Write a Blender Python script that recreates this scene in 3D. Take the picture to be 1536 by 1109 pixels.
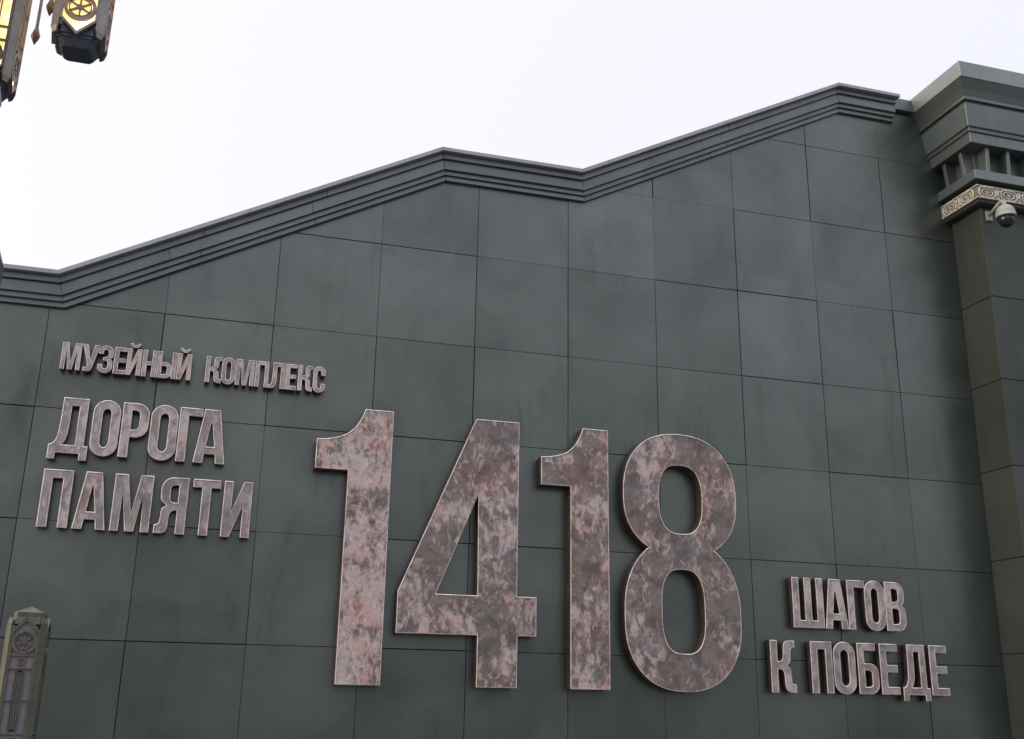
import bpy, bmesh, math, random
from mathutils import Vector, Matrix
from mathutils.geometry import tessellate_polygon

random.seed(1418)
for o in list(bpy.data.objects):
    bpy.data.objects.remove(o)
SC = bpy.context.scene
COL = SC.collection

# ------------------------------------------------------------------ camera
YAW, PITCH, ROLL = 0.27926, 0.30046, 0.01732
cy_, sy_ = math.cos(YAW), math.sin(YAW)
cp_, sp_ = math.cos(PITCH), math.sin(PITCH)
fwd = Vector((sy_ * cp_, cy_ * cp_, sp_))
rgt = Vector((cy_, -sy_, 0))
up = rgt.cross(fwd)
rgt2 = math.cos(ROLL) * rgt + math.sin(ROLL) * up
up2 = -math.sin(ROLL) * rgt + math.cos(ROLL) * up
cam = bpy.data.cameras.new("camera")
cam.sensor_width = 36.0
cam.lens = 36.0 * 1583.34 / 1536.0
cam.clip_start = 0.1
cam.clip_end = 3000.0
cam_o = bpy.data.objects.new("camera", cam)
COL.objects.link(cam_o)
M3 = Matrix((rgt2, up2, -fwd)).transposed()
cam_o.matrix_world = Matrix.Translation((1.882, -11.840, 1.6)) @ M3.to_4x4()
SC.camera = cam_o

# ------------------------------------------------------------------ sky, sun, exposure
SUN_EL, SUN_ROT = math.radians(11.0), math.radians(267.0)     # evening light, low on the left, along the wall
world = bpy.data.worlds.new("World")
SC.world = world
world.use_nodes = True
wn, wl = world.node_tree.nodes, world.node_tree.links
wn.clear()
w_out = wn.new("ShaderNodeOutputWorld")
bg_clear = wn.new("ShaderNodeBackground")
bg_cloud = wn.new("ShaderNodeBackground")
w_add = wn.new("ShaderNodeAddShader")
nish = wn.new("ShaderNodeTexSky")
nish.sky_type = 'NISHITA'
nish.sun_disc = False
nish.sun_elevation = SUN_EL
nish.sun_rotation = SUN_ROT
nish.dust_density = 2.0
bg_clear.inputs["Strength"].default_value = 0.05
wl.new(nish.outputs[0], bg_clear.inputs["Color"])
# thin overcast: pale, brighter towards the zenith as a covered sky is
w_tc = wn.new("ShaderNodeTexCoord")
w_sep = wn.new("ShaderNodeSeparateXYZ")
w_ramp = wn.new("ShaderNodeValToRGB")
w_ramp.color_ramp.interpolation = 'LINEAR'
SKY_STEPS = [(0.0, 0.24), (0.34, 0.93), (0.62, 0.955), (1.0, 3.1)]      # covered sky: horizon to zenith
while len(w_ramp.color_ramp.elements) < len(SKY_STEPS):
    w_ramp.color_ramp.elements.new(0.5)
for k, (p, v) in enumerate(SKY_STEPS):
    w_ramp.color_ramp.elements[k].position = p
    w_ramp.color_ramp.elements[k].color = (v, v, v, 1)
w_dot = wn.new("ShaderNodeVectorMath")
w_dot.operation = 'DOT_PRODUCT'
w_dot.inputs[1].default_value = (math.sin(SUN_ROT) * math.cos(SUN_EL), math.cos(SUN_ROT) * math.cos(SUN_EL), math.sin(SUN_EL))
w_west = wn.new("ShaderNodeMath")
w_west.operation = 'MULTIPLY_ADD'
w_west.inputs[1].default_value = 0.13
w_west.inputs[2].default_value = 1.05
w_mul = wn.new("ShaderNodeMath")
w_mul.operation = 'MULTIPLY'
bg_cloud.inputs["Color"].default_value = (0.925, 0.905, 0.965, 1)
wl.new(w_tc.outputs["Generated"], w_sep.inputs[0])
wl.new(w_tc.outputs["Generated"], w_dot.inputs[0])
wl.new(w_dot.outputs["Value"], w_west.inputs[0])
wl.new(w_sep.outputs["Z"], w_ramp.inputs["Fac"])
wl.new(w_ramp.outputs[0], w_mul.inputs[0])
wl.new(w_west.outputs[0], w_mul.inputs[1])
wl.new(w_mul.outputs[0], bg_cloud.inputs["Strength"])
wl.new(bg_clear.outputs[0], w_add.inputs[0])
wl.new(bg_cloud.outputs[0], w_add.inputs[1])
wl.new(w_add.outputs[0], w_out.inputs["Surface"])

sun = bpy.data.lights.new("sun", 'SUN')
sun.energy = 1.4
sun.angle = math.radians(30)
sun.color = (1.0, 0.80, 0.55)
sun_o = bpy.data.objects.new("sun", sun)
COL.objects.link(sun_o)
sd = Vector((math.sin(SUN_ROT) * math.cos(SUN_EL), math.cos(SUN_ROT) * math.cos(SUN_EL), math.sin(SUN_EL)))
sun_o.rotation_euler = sd.to_track_quat('Z', 'Y').to_euler()
sun_o.location = (-20, -10, 20)

SC.view_settings.view_transform = 'Standard'
SC.view_settings.look = 'None'
SC.view_settings.exposure = 0.0
SC.view_settings.gamma = 1.0
SC.view_settings.use_curve_mapping = False
SC.render.engine = 'CYCLES'
SC.render.resolution_x = 1024
SC.render.resolution_y = 739


# ------------------------------------------------------------------ helpers
def thing(name, label, cat, loc=(0, 0, 0), group=None):
    o = bpy.data.objects.new(name, None)
    o.empty_display_size = 0.1
    COL.objects.link(o)
    o.location = loc
    o["label"] = label
    o["category"] = cat
    if group:
        o["group"] = group
    return o


def link(name, me, parent=None, label=None, loc=None):
    o = bpy.data.objects.new(name, me)
    COL.objects.link(o)
    if parent is not None:
        o.parent = parent
    if loc is not None:
        o.location = loc
    if label:
        o["label"] = label
    return o


def copy_tree(o, parent=None):
    c = o.copy()
    COL.objects.link(c)
    if parent is not None:
        c.parent = parent
    for ch in list(o.children):
        copy_tree(ch, c)
    return c


class MB:
    """collects polygons, makes one mesh"""

    def __init__(self):
        self.v, self.f, self.sm = [], [], []

    def poly(self, pts, smooth=False):
        b = len(self.v)
        self.v += [tuple(p) for p in pts]
        self.f.append(tuple(range(b, b + len(pts))))
        self.sm.append(smooth)

    def faces(self, pts, fs, smooth=False):
        b = len(self.v)
        self.v += [tuple(p) for p in pts]
        for f in fs:
            self.f.append(tuple(b + i for i in f))
            self.sm.append(smooth)

    def box(self, x0, x1, y0, y1, z0, z1):
        p = [(x, y, z) for z in (z0, z1) for y in (y0, y1) for x in (x0, x1)]
        self.faces(p, [(0, 2, 3, 1), (4, 5, 7, 6), (0, 1, 5, 4), (2, 6, 7, 3), (0, 4, 6, 2), (1, 3, 7, 5)])

    def loft(self, rings, caps=True, smooth=False):
        n = len(rings[0])
        pts = [p for r in rings for p in r]
        fs = []
        for k in range(len(rings) - 1):
            for i in range(n):
                j = (i + 1) % n
                fs.append((k * n + i, k * n + j, (k + 1) * n + j, (k + 1) * n + i))
        if caps:
            fs.append(tuple(reversed(range(n))))
            fs.append(tuple(range((len(rings) - 1) * n, len(rings) * n)))
        self.faces(pts, fs, smooth)

    def bar(self, a, b, wx, wy, n=4, r2=None):
        """round or square bar between two points"""
        a, b = Vector(a), Vector(b)
        d = (b - a).normalized()
        u = d.cross(Vector((0, 0, 1)) if abs(d.z) < 0.9 else Vector((1, 0, 0))).normalized()
        w = d.cross(u)
        rings = []
        for p, k in ((a, 1.0), (b, 1.0 if r2 is None else r2)):
            rings.append([p + (u * wx * math.cos(2 * math.pi * (i + .5) / n) + w * wy * math.sin(2 * math.pi * (i + .5) / n)) * k for i in range(n)])
        self.loft(rings, True, n > 6)

    def lathe(self, prof, cx, cy, n=24, smooth=True):
        rings = [[(cx + r * math.cos(2 * math.pi * i / n), cy + r * math.sin(2 * math.pi * i / n), z) for i in range(n)] for r, z in prof]
        self.loft(rings, True, smooth)

    def mesh(self, name, mat, fix=True):
        me = bpy.data.meshes.new(name)
        me.from_pydata([tuple(p) for p in self.v], [], self.f)
        me.polygons.foreach_set("use_smooth", self.sm)
        if fix:
            bm = bmesh.new()
            bm.from_mesh(me)
            bmesh.ops.remove_doubles(bm, verts=bm.verts, dist=1e-5)
            bmesh.ops.recalc_face_normals(bm, faces=bm.faces)
            bm.to_mesh(me)
            bm.free()
        me.materials.append(mat)
        return me


def bevel(o, w, seg=2):
    m = o.modifiers.new("edge_softening", 'BEVEL')
    m.width = w
    m.segments = seg
    m.limit_method = 'ANGLE'
    m.angle_limit = math.radians(35)
    return o


# ------------------------------------------------------------------ materials
def new_mat(name):
    m = bpy.data.materials.new(name)
    m.use_nodes = True
    nt = m.node_tree
    nt.nodes.clear()
    out = nt.nodes.new("ShaderNodeOutputMaterial")
    bs = nt.nodes.new("ShaderNodeBsdfPrincipled")
    nt.links.new(bs.outputs[0], out.inputs["Surface"])
    return m, nt, bs


def N(nt, kind, **kw):
    n = nt.nodes.new(kind)
    for k, v in kw.items():
        if k in n.inputs:
            n.inputs[k].default_value = v
        else:
            setattr(n, k, v)
    return n


def noise(nt, vec, scale, detail=4, rough=0.55, dist=0.0):
    n = N(nt, "ShaderNodeTexNoise")
    n.inputs["Scale"].default_value = scale
    n.inputs["Detail"].default_value = detail
    n.inputs["Roughness"].default_value = rough
    n.inputs["Distortion"].default_value = dist
    nt.links.new(vec, n.inputs["Vector"])
    return n.outputs["Fac"]


def mapping(nt, vec, scale=(1, 1, 1), rot=(0, 0, 0)):
    n = N(nt, "ShaderNodeMapping")
    n.inputs["Scale"].default_value = scale
    n.inputs["Rotation"].default_value = rot
    nt.links.new(vec, n.inputs["Vector"])
    return n.outputs[0]


def ramp(nt, fac, stops):
    r = N(nt, "ShaderNodeValToRGB")
    e = r.color_ramp.elements
    while len(e) < len(stops):
        e.new(0.5)
    for k, (p, c) in enumerate(stops):
        e[k].position = p
        e[k].color = tuple(c) + (1,) if len(c) == 3 else c
    nt.links.new(fac, r.inputs["Fac"])
    return r.outputs["Color"]


def math_(nt, op, a, b, clamp=False):
    n = N(nt, "ShaderNodeMath", operation=op, use_clamp=clamp)
    for i, x in enumerate((a, b)):
        if isinstance(x, (int, float)):
            n.inputs[i].default_value = x
        else:
            nt.links.new(x, n.inputs[i])
    return n.outputs[0]


def mixc(nt, fac, a, b, mode='MIX'):
    n = N(nt, "ShaderNodeMix", data_type='RGBA', blend_type=mode)
    if isinstance(fac, (int, float)):
        n.inputs[0].default_value = fac
    else:
        nt.links.new(fac, n.inputs[0])
    for i, x in ((6, a), (7, b)):
        if isinstance(x, tuple):
            n.inputs[i].default_value = x + (1,) if len(x) == 3 else x
        else:
            nt.links.new(x, n.inputs[i])
    return n.outputs[2]


def bump(nt, bs, height, strength, dist=0.01):
    b = N(nt, "ShaderNodeBump")
    b.inputs["Strength"].default_value = strength
    b.inputs["Distance"].default_value = dist
    nt.links.new(height, b.inputs["Height"])
    nt.links.new(b.outputs[0], bs.inputs["Normal"])


def paint_material(name, base, vary=0.22, rough=0.42, grain=0.25, spec=0.5):
    """dull green-grey metal paint with cloudy patches, faint rain streaks and a fine grain"""
    m, nt, bs = new_mat(name)
    tc = N(nt, "ShaderNodeTexCoord")
    oi = N(nt, "ShaderNodeObjectInfo")
    vec = tc.outputs["Object"]
    cloud = noise(nt, vec, 0.9, 5, 0.6, 0.6)
    streak = noise(nt, mapping(nt, vec, (2.4, 2.4, 0.5)), 1.3, 5, 0.6, 0.8)
    fine = noise(nt, vec, 160, 2, 0.6)
    b = Vector(base)
    c1 = ramp(nt, cloud, [(0.25, tuple(b * (1 - vary))), (0.5, tuple(b)), (0.78, tuple(Vector((b.x * 1.22, b.y * 1.12, b.z * 1.12))))])
    st = math_(nt, 'MULTIPLY', math_(nt, 'SUBTRACT', streak, 0.56, True), 2.4, True)
    c2 = mixc(nt, st, c1, tuple(b * 0.62))
    rnd = math_(nt, 'ADD', math_(nt, 'MULTIPLY', oi.outputs["Random"], 0.17), 0.915)
    comb = N(nt, "ShaderNodeCombineColor")
    for i in range(3):
        nt.links.new(rnd, comb.inputs[i])
    c3 = mixc(nt, 1.0, c2, comb.outputs[0], 'MULTIPLY')
    fl = math_(nt, 'ADD', math_(nt, 'MULTIPLY', fine, 0.5), 0.75)
    comb2 = N(nt, "ShaderNodeCombineColor")
    for i in range(3):
        nt.links.new(fl, comb2.inputs[i])
    c4 = mixc(nt, 1.0, c3, comb2.outputs[0], 'MULTIPLY')
    nt.links.new(c4, bs.inputs["Base Color"])
    bs.inputs["IOR"].default_value = 1.64
    bs.inputs["Specular Tint"].default_value = (0.935, 1.0, 0.972, 1)
    smear = noise(nt, mapping(nt, vec, (4.2, 4.2, 0.75)), 1.0, 4, 0.6, 0.5)
    where = noise(nt, vec, 0.55, 3, 0.5)
    sm = math_(nt, 'MULTIPLY', math_(nt, 'MULTIPLY', math_(nt, 'SUBTRACT', smear, 0.54, True), 4.5, True), math_(nt, 'MULTIPLY', math_(nt, 'SUBTRACT', where, 0.45, True), 6.0, True))
    sheen = math_(nt, 'SUBTRACT', math_(nt, 'ADD', math_(nt, 'MULTIPLY', cloud, 0.9), 0.52), math_(nt, 'ADD', math_(nt, 'MULTIPLY', st, 0.22), math_(nt, 'MULTIPLY', sm, 0.30)))
    sheen = math_(nt, 'MULTIPLY', sheen, math_(nt, 'ADD', math_(nt, 'MULTIPLY', fine, 0.3), 0.85))
    nt.links.new(math_(nt, 'MULTIPLY', sheen, math_(nt, 'MULTIPLY', rnd, spec)), bs.inputs["Specular IOR Level"])
    rr = math_(nt, 'ADD', math_(nt, 'MULTIPLY', cloud, 0.22), rough - 0.11)
    nt.links.new(rr, bs.inputs["Roughness"])
    bump(nt, bs, fine, grain, 0.002)
    return m


def plain_material(name, base, rough=0.5, metal=0.0, vary=0.2, scale=8.0):
    m, nt, bs = new_mat(name)
    tc = N(nt, "ShaderNodeTexCoord")
    n = noise(nt, tc.outputs["Object"], scale, 5, 0.6, 0.4)
    b = Vector(base)
    c = ramp(nt, n, [(0.3, tuple(b * (1 - vary))), (0.7, tuple(b * (1 + vary)))])
    nt.links.new(c, bs.inputs["Base Color"])
    bs.inputs["Roughness"].default_value = rough
    bs.inputs["Metallic"].default_value = metal
    return m


def copper_face(name, dark, mid, pale, bright, scale, rough=0.5):
    """rubbed copper sheet: dark patina wiped off in dabs and short brush strokes"""
    m, nt, bs = new_mat(name)
    tc = N(nt, "ShaderNodeTexCoord")
    oi = N(nt, "ShaderNodeObjectInfo")
    off = N(nt, "ShaderNodeVectorMath", operation='SCALE')
    comb = N(nt, "ShaderNodeCombineXYZ")
    for i in range(3):
        nt.links.new(oi.outputs["Random"], comb.inputs[i])
    nt.links.new(comb.outputs[0], off.inputs[0])
    off.inputs["Scale"].default_value = 57.0
    add = N(nt, "ShaderNodeVectorMath", operation='ADD')
    nt.links.new(tc.outputs["Object"], add.inputs[0])
    nt.links.new(off.outputs[0], add.inputs[1])
    vec = add.outputs[0]
    sepc = N(nt, "ShaderNodeSeparateColor")
    nt.links.new(oi.outputs["Color"], sepc.inputs[0])
    bias = math_(nt, 'SUBTRACT', sepc.outputs[0], 0.5)

    def band(v, lo, hi):
        n = N(nt, "ShaderNodeMapRange", interpolation_type='SMOOTHSTEP')
        n.inputs["From Min"].default_value = lo
        n.inputs["From Max"].default_value = hi
        nt.links.new(v, n.inputs["Value"])
        return n.outputs[0]
    base = noise(nt, vec, scale * 0.75, 6, 0.6, 0.7)
    c = ramp(nt, base, [(0.36, dark), (0.62, mid)])
    # wiped dabs, in strokes of two slants chosen patch by patch
    s1 = noise(nt, mapping(nt, vec, (1, 1, 0.62), (0, math.radians(35), 0)), scale * 1.75, 5, 0.62, 0.8)
    s2 = noise(nt, mapping(nt, vec, (1, 1, 0.60), (0, math.radians(-50), 0)), scale * 1.6, 5, 0.62, 0.8)
    sel = band(noise(nt, vec, scale * 0.5, 2, 0.5), 0.47, 0.53)
    dab = math_(nt, 'ADD', math_(nt, 'MULTIPLY', s1, sel), math_(nt, 'MULTIPLY', s2, math_(nt, 'SUBTRACT', 1.0, sel)))
    big = noise(nt, vec, scale * 0.30, 3, 0.5, 0.5)
    dv = math_(nt, 'ADD', math_(nt, 'ADD', dab, bias), math_(nt, 'MULTIPLY', math_(nt, 'SUBTRACT', big, 0.5), 0.85))
    m1 = math_(nt, 'MULTIPLY', band(dv, 0.41, 0.67), 0.82)
    c = mixc(nt, m1, c, pale)
    fl = noise(nt, mapping(nt, vec, (1, 1, 0.6), (0, math.radians(-30), 0)), scale * 4.2, 4, 0.65, 0.8)
    m2 = math_(nt, 'MULTIPLY', band(math_(nt, 'ADD', fl, math_(nt, 'MULTIPLY', bias, 0.6)), 0.56, 0.72), 0.55)
    c = mixc(nt, m2, c, bright)
    dk = noise(nt, vec, scale * 3.4, 5, 0.7, 0.6)
    m3 = math_(nt, 'MULTIPLY', band(dk, 0.54, 0.72), 0.45)
    c = mixc(nt, m3, c, dark)
    hue = noise(nt, vec, scale * 0.42, 4, 0.55, 0.6)
    red = math_(nt, 'MULTIPLY', band(hue, 0.51, 0.68), 0.72)
    c = mixc(nt, red, c, mixc(nt, 1.0, c, (1.08, 0.82, 0.78), 'MULTIPLY'))
    cool = math_(nt, 'MULTIPLY', band(hue, 0.46, 0.36), 0.7)
    nt.links.new(mixc(nt, cool, c, mixc(nt, 1.0, c, (0.88, 0.98, 1.02), 'MULTIPLY')), bs.inputs["Base Color"])
    rr = math_(nt, 'ADD', math_(nt, 'MULTIPLY', m1, -0.12), rough + 0.08)
    nt.links.new(rr, bs.inputs["Roughness"])
    bs.inputs["Metallic"].default_value = 0.2
    bump(nt, bs, dab, 0.2, 0.006)
    return m


M_WALL = paint_material("green_grey_wall_paint", (0.0235, 0.0325, 0.0288), 0.25, 0.34, 0.10, 1.0)
M_CORN = paint_material("green_grey_cornice_paint", (0.066, 0.083, 0.085), 0.14, 0.36, 0.2, 0.9)
M_CAP = paint_material("grey_coping_metal", (0.205, 0.245, 0.250), 0.10, 0.38, 0.2, 0.8)
M_ENT = paint_material("blue_grey_entablature_paint", (0.078, 0.102, 0.114), 0.12, 0.36, 0.15, 0.9)
M_COPING = paint_material("lilac_grey_coping_metal", (0.29, 0.28, 0.305), 0.10, 0.38, 0.2, 0.8)
M_CORE = plain_material("dark_joint_backing", (0.012, 0.013, 0.014), 0.9)
M_PIER = paint_material("olive_grey_pier_paint", (0.044, 0.051, 0.047), 0.16, 0.50, 0.25, 0.25)
M_RELIEF = plain_material("pale_stone_relief", (0.50, 0.475, 0.41), 0.7, 0, 0.35, 20)
M_RELIEFBED = plain_material("stone_frieze_bed", (0.17, 0.163, 0.14), 0.75, 0, 0.3, 25)
M_DIGIT = copper_face("rubbed_copper_numeral_face", (0.112, 0.090, 0.084), (0.215, 0.174, 0.166), (0.58, 0.450, 0.432), (0.78, 0.65, 0.63), 7.2)
M_LETTER = copper_face("rubbed_copper_letter_face", (0.19, 0.172, 0.167), (0.35, 0.312, 0.304), (0.56, 0.485, 0.472), (0.68, 0.61, 0.595), 6.5)
M_RIM, nt, bs = new_mat("worn_copper_edge")
tc = N(nt, "ShaderNodeTexCoord")
wear = noise(nt, tc.outputs["Object"], 9.0, 6, 0.7, 0.5)
nt.links.new(ramp(nt, wear, [(0.34, (0.36, 0.28, 0.265)), (0.46, (0.62, 0.53, 0.515)), (0.62, (0.80, 0.72, 0.70))]), bs.inputs["Base Color"])
bs.inputs["Roughness"].default_value = 0.45
bs.inputs["Metallic"].default_value = 0.15
M_RETURN = plain_material("brown_copper_return", (0.105, 0.060, 0.052), 0.45, 0.4, 0.4, 6)
M_PLATE = plain_material("dark_mounting_metal", (0.03, 0.03, 0.03), 0.6, 0.3)
M_BRONZE = plain_material("lamp_bronze", (0.215, 0.155, 0.135), 0.45, 0.5, 0.25, 14)
M_LAMPBASE = plain_material("dark_blue_grey_lamp_metal", (0.065, 0.078, 0.105), 0.5, 0.3, 0.2, 10)
M_PILASTER = plain_material("grey_bronze_pilaster", (0.20, 0.19, 0.18), 0.38, 0.5, 0.2, 14)
M_LEAF = plain_material("pale_blue_grey_leaf_metal", (0.22, 0.25, 0.30), 0.5, 0.2, 0.15, 10)
M_STONE = plain_material("olive_bronze_post", (0.075, 0.081, 0.058), 0.55, 0.1, 0.3, 18)
M_STONE_TR = plain_material("brown_post_tracery", (0.12, 0.108, 0.094), 0.55, 0.2, 0.3, 25)
M_FROST = plain_material("unlit_frosted_glass", (0.20, 0.186, 0.20), 0.35, 0, 0.15, 6)
M_CAMBODY = plain_material("pale_camera_plastic", (0.30, 0.33, 0.29), 0.4, 0, 0.06)
M_CAMGLASS = plain_material("smoked_dome", (0.02, 0.022, 0.025), 0.06, 0)
M_GROUND = plain_material("grey_paving", (0.09, 0.09, 0.088), 0.8, 0, 0.2, 1.5)

# lit lantern glass: warm, hotter where the lamp sits behind it
M_GLOW, nt, bs = new_mat("lit_lantern_glass")
tc = N(nt, "ShaderNodeTexCoord")
hot = noise(nt, tc.outputs["Object"], 5.0, 2, 0.5)
ec = ramp(nt, hot, [(0.36, (1.0, 0.70, 0.12)), (0.52, (1.0, 0.86, 0.45)), (0.64, (1.0, 0.95, 0.80))])
nt.links.new(ec, bs.inputs["Emission Color"])
nt.links.new(math_(nt, 'ADD', math_(nt, 'MULTIPLY', hot, 1.5), 0.75), bs.inputs["Emission Strength"])
bs.inputs["Base Color"].default_value = (0.5, 0.4, 0.2, 1)
bs.inputs["Roughness"].default_value = 0.3

# ------------------------------------------------------------------ ground
g = MB()
g.poly([(-400, -400, 0), (400, -400, 0), (400, 400, 0), (-400, 400, 0)])
go = link("ground", g.mesh("ground", M_GROUND, False))
go["kind"] = "structure"

# ------------------------------------------------------------------ panelled wall with the stepped gable cornice
PW, PH, ZR0 = 1.2, 1.19188, 9.23078
TOP = [(-4.0, 5.958), (0.060, 5.958), (4.262, 8.182), (6.125, 8.182), (10.09, 10.235), (11.105, 10.237)]
WALL_END = 11.955


def ztop(x, drop=0.0):
    if x >= TOP[-1][0]:
        return 10.04
    for (xa, za), (xb, zb) in zip(TOP, TOP[1:]):
        if x <= xb:
            return za + (zb - za) * (x - xa) / (xb - xa) - drop
    return TOP[-1][1] - drop


wall = thing("panelled_wall", "dark green-grey panelled wall with zigzag stepped top carrying big copper numerals", "wall", (4, 0, 0))


def wl_(name, mb, mat, fix=True, label=None):
    for i, p in enumerate(mb.v):
        mb.v[i] = (p[0] - 4.0, p[1], p[2])
    return link(name, mb.mesh(name, mat, fix), wall, label)


# backing behind the panels
mb = MB()
chain = [(x, z - 0.10) for x, z in TOP] + [(TOP[-1][0] + 0.001, 9.95), (WALL_END + 0.5, 9.95)]
pts = [(-4.0, 0.0)] + [(WALL_END + 0.5, 0.0)] + list(reversed(chain))
for y, rev in ((0.016, False), (0.5, True)):
    tri = tessellate_polygon([[Vector((x, z, 0)) for x, z in pts]])
    mb.faces([(x, y, z) for x, z in pts], [t if not rev else t[::-1] for t in tri])
n_ = len(pts)
for i in range(n_):
    j = (i + 1) % n_
    mb.poly([(pts[i][0], 0.016, pts[i][1]), (pts[j][0], 0.016, pts[j][1]), (pts[j][0], 0.5, pts[j][1]), (pts[i][0], 0.5, pts[i][1])])
wl_("wall_backing", mb, M_CORE)

# each cladding panel is its own piece
for col in range(-3, 10):
    for row in range(-1, 8):
        gp = [random.choice((0.0012, 0.003, 0.0045, 0.006, 0.006)) for _ in range(4)]
        x0 = col * PW + gp[0]
        x1 = min((col + 1) * PW - gp[1], WALL_END)
        z1 = ZR0 - row * PH - gp[2]
        z0 = max(ZR0 - (row + 1) * PH + gp[3], 0.0)
        if x1 - x0 < 0.05 or z1 <= z0:
            continue
        drop = 0.22
        xs = {x0, x1}
        for xa, za in TOP + [(TOP[-1][0] + 1e-4, 0)]:
            if x0 < xa < x1:
                xs.add(xa)
        fine_x = sorted(xs)
        extra = []
        for a, b in zip(fine_x, fine_x[1:]):
            za, zb = ztop(a + 1e-6, drop), ztop(b - 1e-6, drop)
            for lim in (z0, z1):
                if (za - lim) * (zb - lim) < 0:
                    extra.append(a + (b - a) * (lim - za) / (zb - za))
        fine_x = sorted(fine_x + extra)
        up_ = []
        for x in fine_x:
            up_.append((x, max(z0, min(z1, ztop(x, drop)))))
        live = [k for k, (x, z) in enumerate(up_) if z > z0 + 1e-4]
        if not live:
            continue
        a, b = max(live[0] - 1, 0), min(live[-1] + 1, len(up_) - 1)
        chain = up_[a:b + 1]
        poly = [(chain[0][0], z0), (chain[-1][0], z0)] + list(reversed(chain))
        cl = []
        for p in poly:
            if not cl or (abs(p[0] - cl[-1][0]) + abs(p[1] - cl[-1][1])) > 1e-4:
                cl.append(p)
        if (abs(cl[0][0] - cl[-1][0]) + abs(cl[0][1] - cl[-1][1])) < 1e-4:
            cl.pop()
        if len(cl) < 3:
            continue
        y = random.uniform(-0.0025, 0.0025)
        tx, tz = random.uniform(-0.0022, 0.0022), random.uniform(-0.0022, 0.0022)
        xc, zc = (x0 + x1) / 2, (z0 + z1) / 2
        fy = lambda x, z: y + tx * (x - xc) + tz * (z - zc)
        mb = MB()
        front = [(x, fy(x, z), z) for x, z in cl]
        back = [(x, 0.013, z) for x, z in cl]
        tri = tessellate_polygon([[Vector((x, z, 0)) for x, z in cl]])
        k = len(cl)
        fs = [tuple(t) for t in tri]
        for i in range(k):
            j = (i + 1) % k
            fs.append((i, j, k + j, k + i))
        mb.faces(front + back, fs)
        wl_("wall_panel", mb, M_WALL)


# cornice: bands that follow the zigzag, each stepping further out than the one below it
def offset_chain(ch, t):
    """move a polyline down by t, measured across each segment (mitred corners)"""
    out = []
    for i, p in enumerate(ch):
        ns = []
        if i > 0:
            d = Vector((ch[i][0] - ch[i - 1][0], ch[i][1] - ch[i - 1][1])).normalized()
            ns.append(Vector((d.y, -d.x)))
        if i < len(ch) - 1:
            d = Vector((ch[i + 1][0] - ch[i][0], ch[i + 1][1] - ch[i][1])).normalized()
            ns.append(Vector((d.y, -d.x)))
        if len(ns) == 1:
            n = Vector((0, -1)) if abs(ns[0].x) < 0.2 else ns[0]
            out.append((p[0] + n.x * t, p[1] + n.y * t))
        else:
            b = (ns[0] + ns[1]).normalized()
            k = t / b.dot(ns[0])
            out.append((p[0] + b.x * k, p[1] + b.y * k))
    return out


BANDS = [("coping", 0.0, 0.052, -0.215, 0.02, M_COPING, 0.03), ("cornice_band", 0.050, 0.128, -0.150, 0.0, M_CORN, 0.0),
         ("cornice_band", 0.126, 0.256, -0.115, 0.0, M_CORN, 0.0), ("cornice_band", 0.254, 0.316, -0.080, 0.0, M_CORN, 0.0),
         ("cornice_band", 0.314, 0.376, -0.045, 0.0, M_CORN, 0.0)]
for name, t0, t1, yf, lift, mat, ext in BANDS:
    ch = list(TOP)
    ch[-1] = (ch[-1][0] + ext, ch[-1][1])
    a, b = offset_chain(ch, t0), offset_chain(ch, t1)
    yb = 0.35 if name == "coping" else 0.012 if t1 > 0.3 else 0.25
    for k in range(len(ch) - 1):
        (ax, az), (bx, bz), (cx2, cz2), (dx2, dz2) = a[k], a[k + 1], b[k], b[k + 1]
        ln = math.hypot(bx - ax, bz - az)
        cuts = max(1, round(ln / (2.5 if name == "coping" else 1.9)))
        jit = [0.0] + [random.uniform(-.08, .08) for _ in range(cuts - 1)] + [0.0]
        for q in range(cuts):
            f0, f1 = q / cuts + jit[q] + 0.0013 / ln, (q + 1) / cuts + jit[q + 1] - 0.0013 / ln
            dy, dz = random.uniform(-.002, .002), random.uniform(-.0018, .0018)
            mb = MB()
            rings = []
            for f in (f0, f1):
                xa, za, xb, zb = ax + (bx - ax) * f, az + (bz - az) * f + dz, cx2 + (dx2 - cx2) * f, cz2 + (dz2 - cz2) * f + dz
                rings.append([(xa, yf + dy, za), (xa, yb, za), (xb, yb, zb), (xb, yf + dy, zb)])
            mb.loft(rings)
            bevel(wl_(name, mb, mat), 0.005)

# low return of the parapet between the gable and the pier
mb = MB()
mb.box(11.07, 11.55, -0.075, 0.4, 10.068, 10.262)
bevel(wl_("parapet_block", mb, M_CORN), 0.006)


# ------------------------------------------------------------------ corner pier with stepped entablature
PX, PY, PXR, PYB = 11.965, -0.61, 15.2, 1.4
pier = thing("corner_pier", "dark olive-grey corner pier with heavy stepped top and carved pale frieze band", "pier", (13.5, 0.4, 0))


def pr_(name, mb, mat, bev=0.0, label=None, fix=True):
    for i, p in enumerate(mb.v):
        mb.v[i] = (p[0] - 13.5, p[1] - 0.4, p[2])
    o = link(name, mb.mesh(name, mat, fix), pier, label)
    if bev:
        bevel(o, bev)
    return o


mb = MB()
mb.box(PX + 0.02, PXR - 0.02, PY + 0.02, PYB, 0, 9.6)
pr_("pier_core", mb, M_CORE)
zj = [0.0, 1.04, 2.23, 3.42, 4.61, 5.80, 6.99, 8.34]
for a, b in zip(zj, zj[1:]):
    mb = MB()
    mb.box(PX, PXR, PY, PYB + 0.01, a + 0.004, b - 0.004)
    pr_("cladding_block", mb, M_PIER, 0.006)


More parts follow.
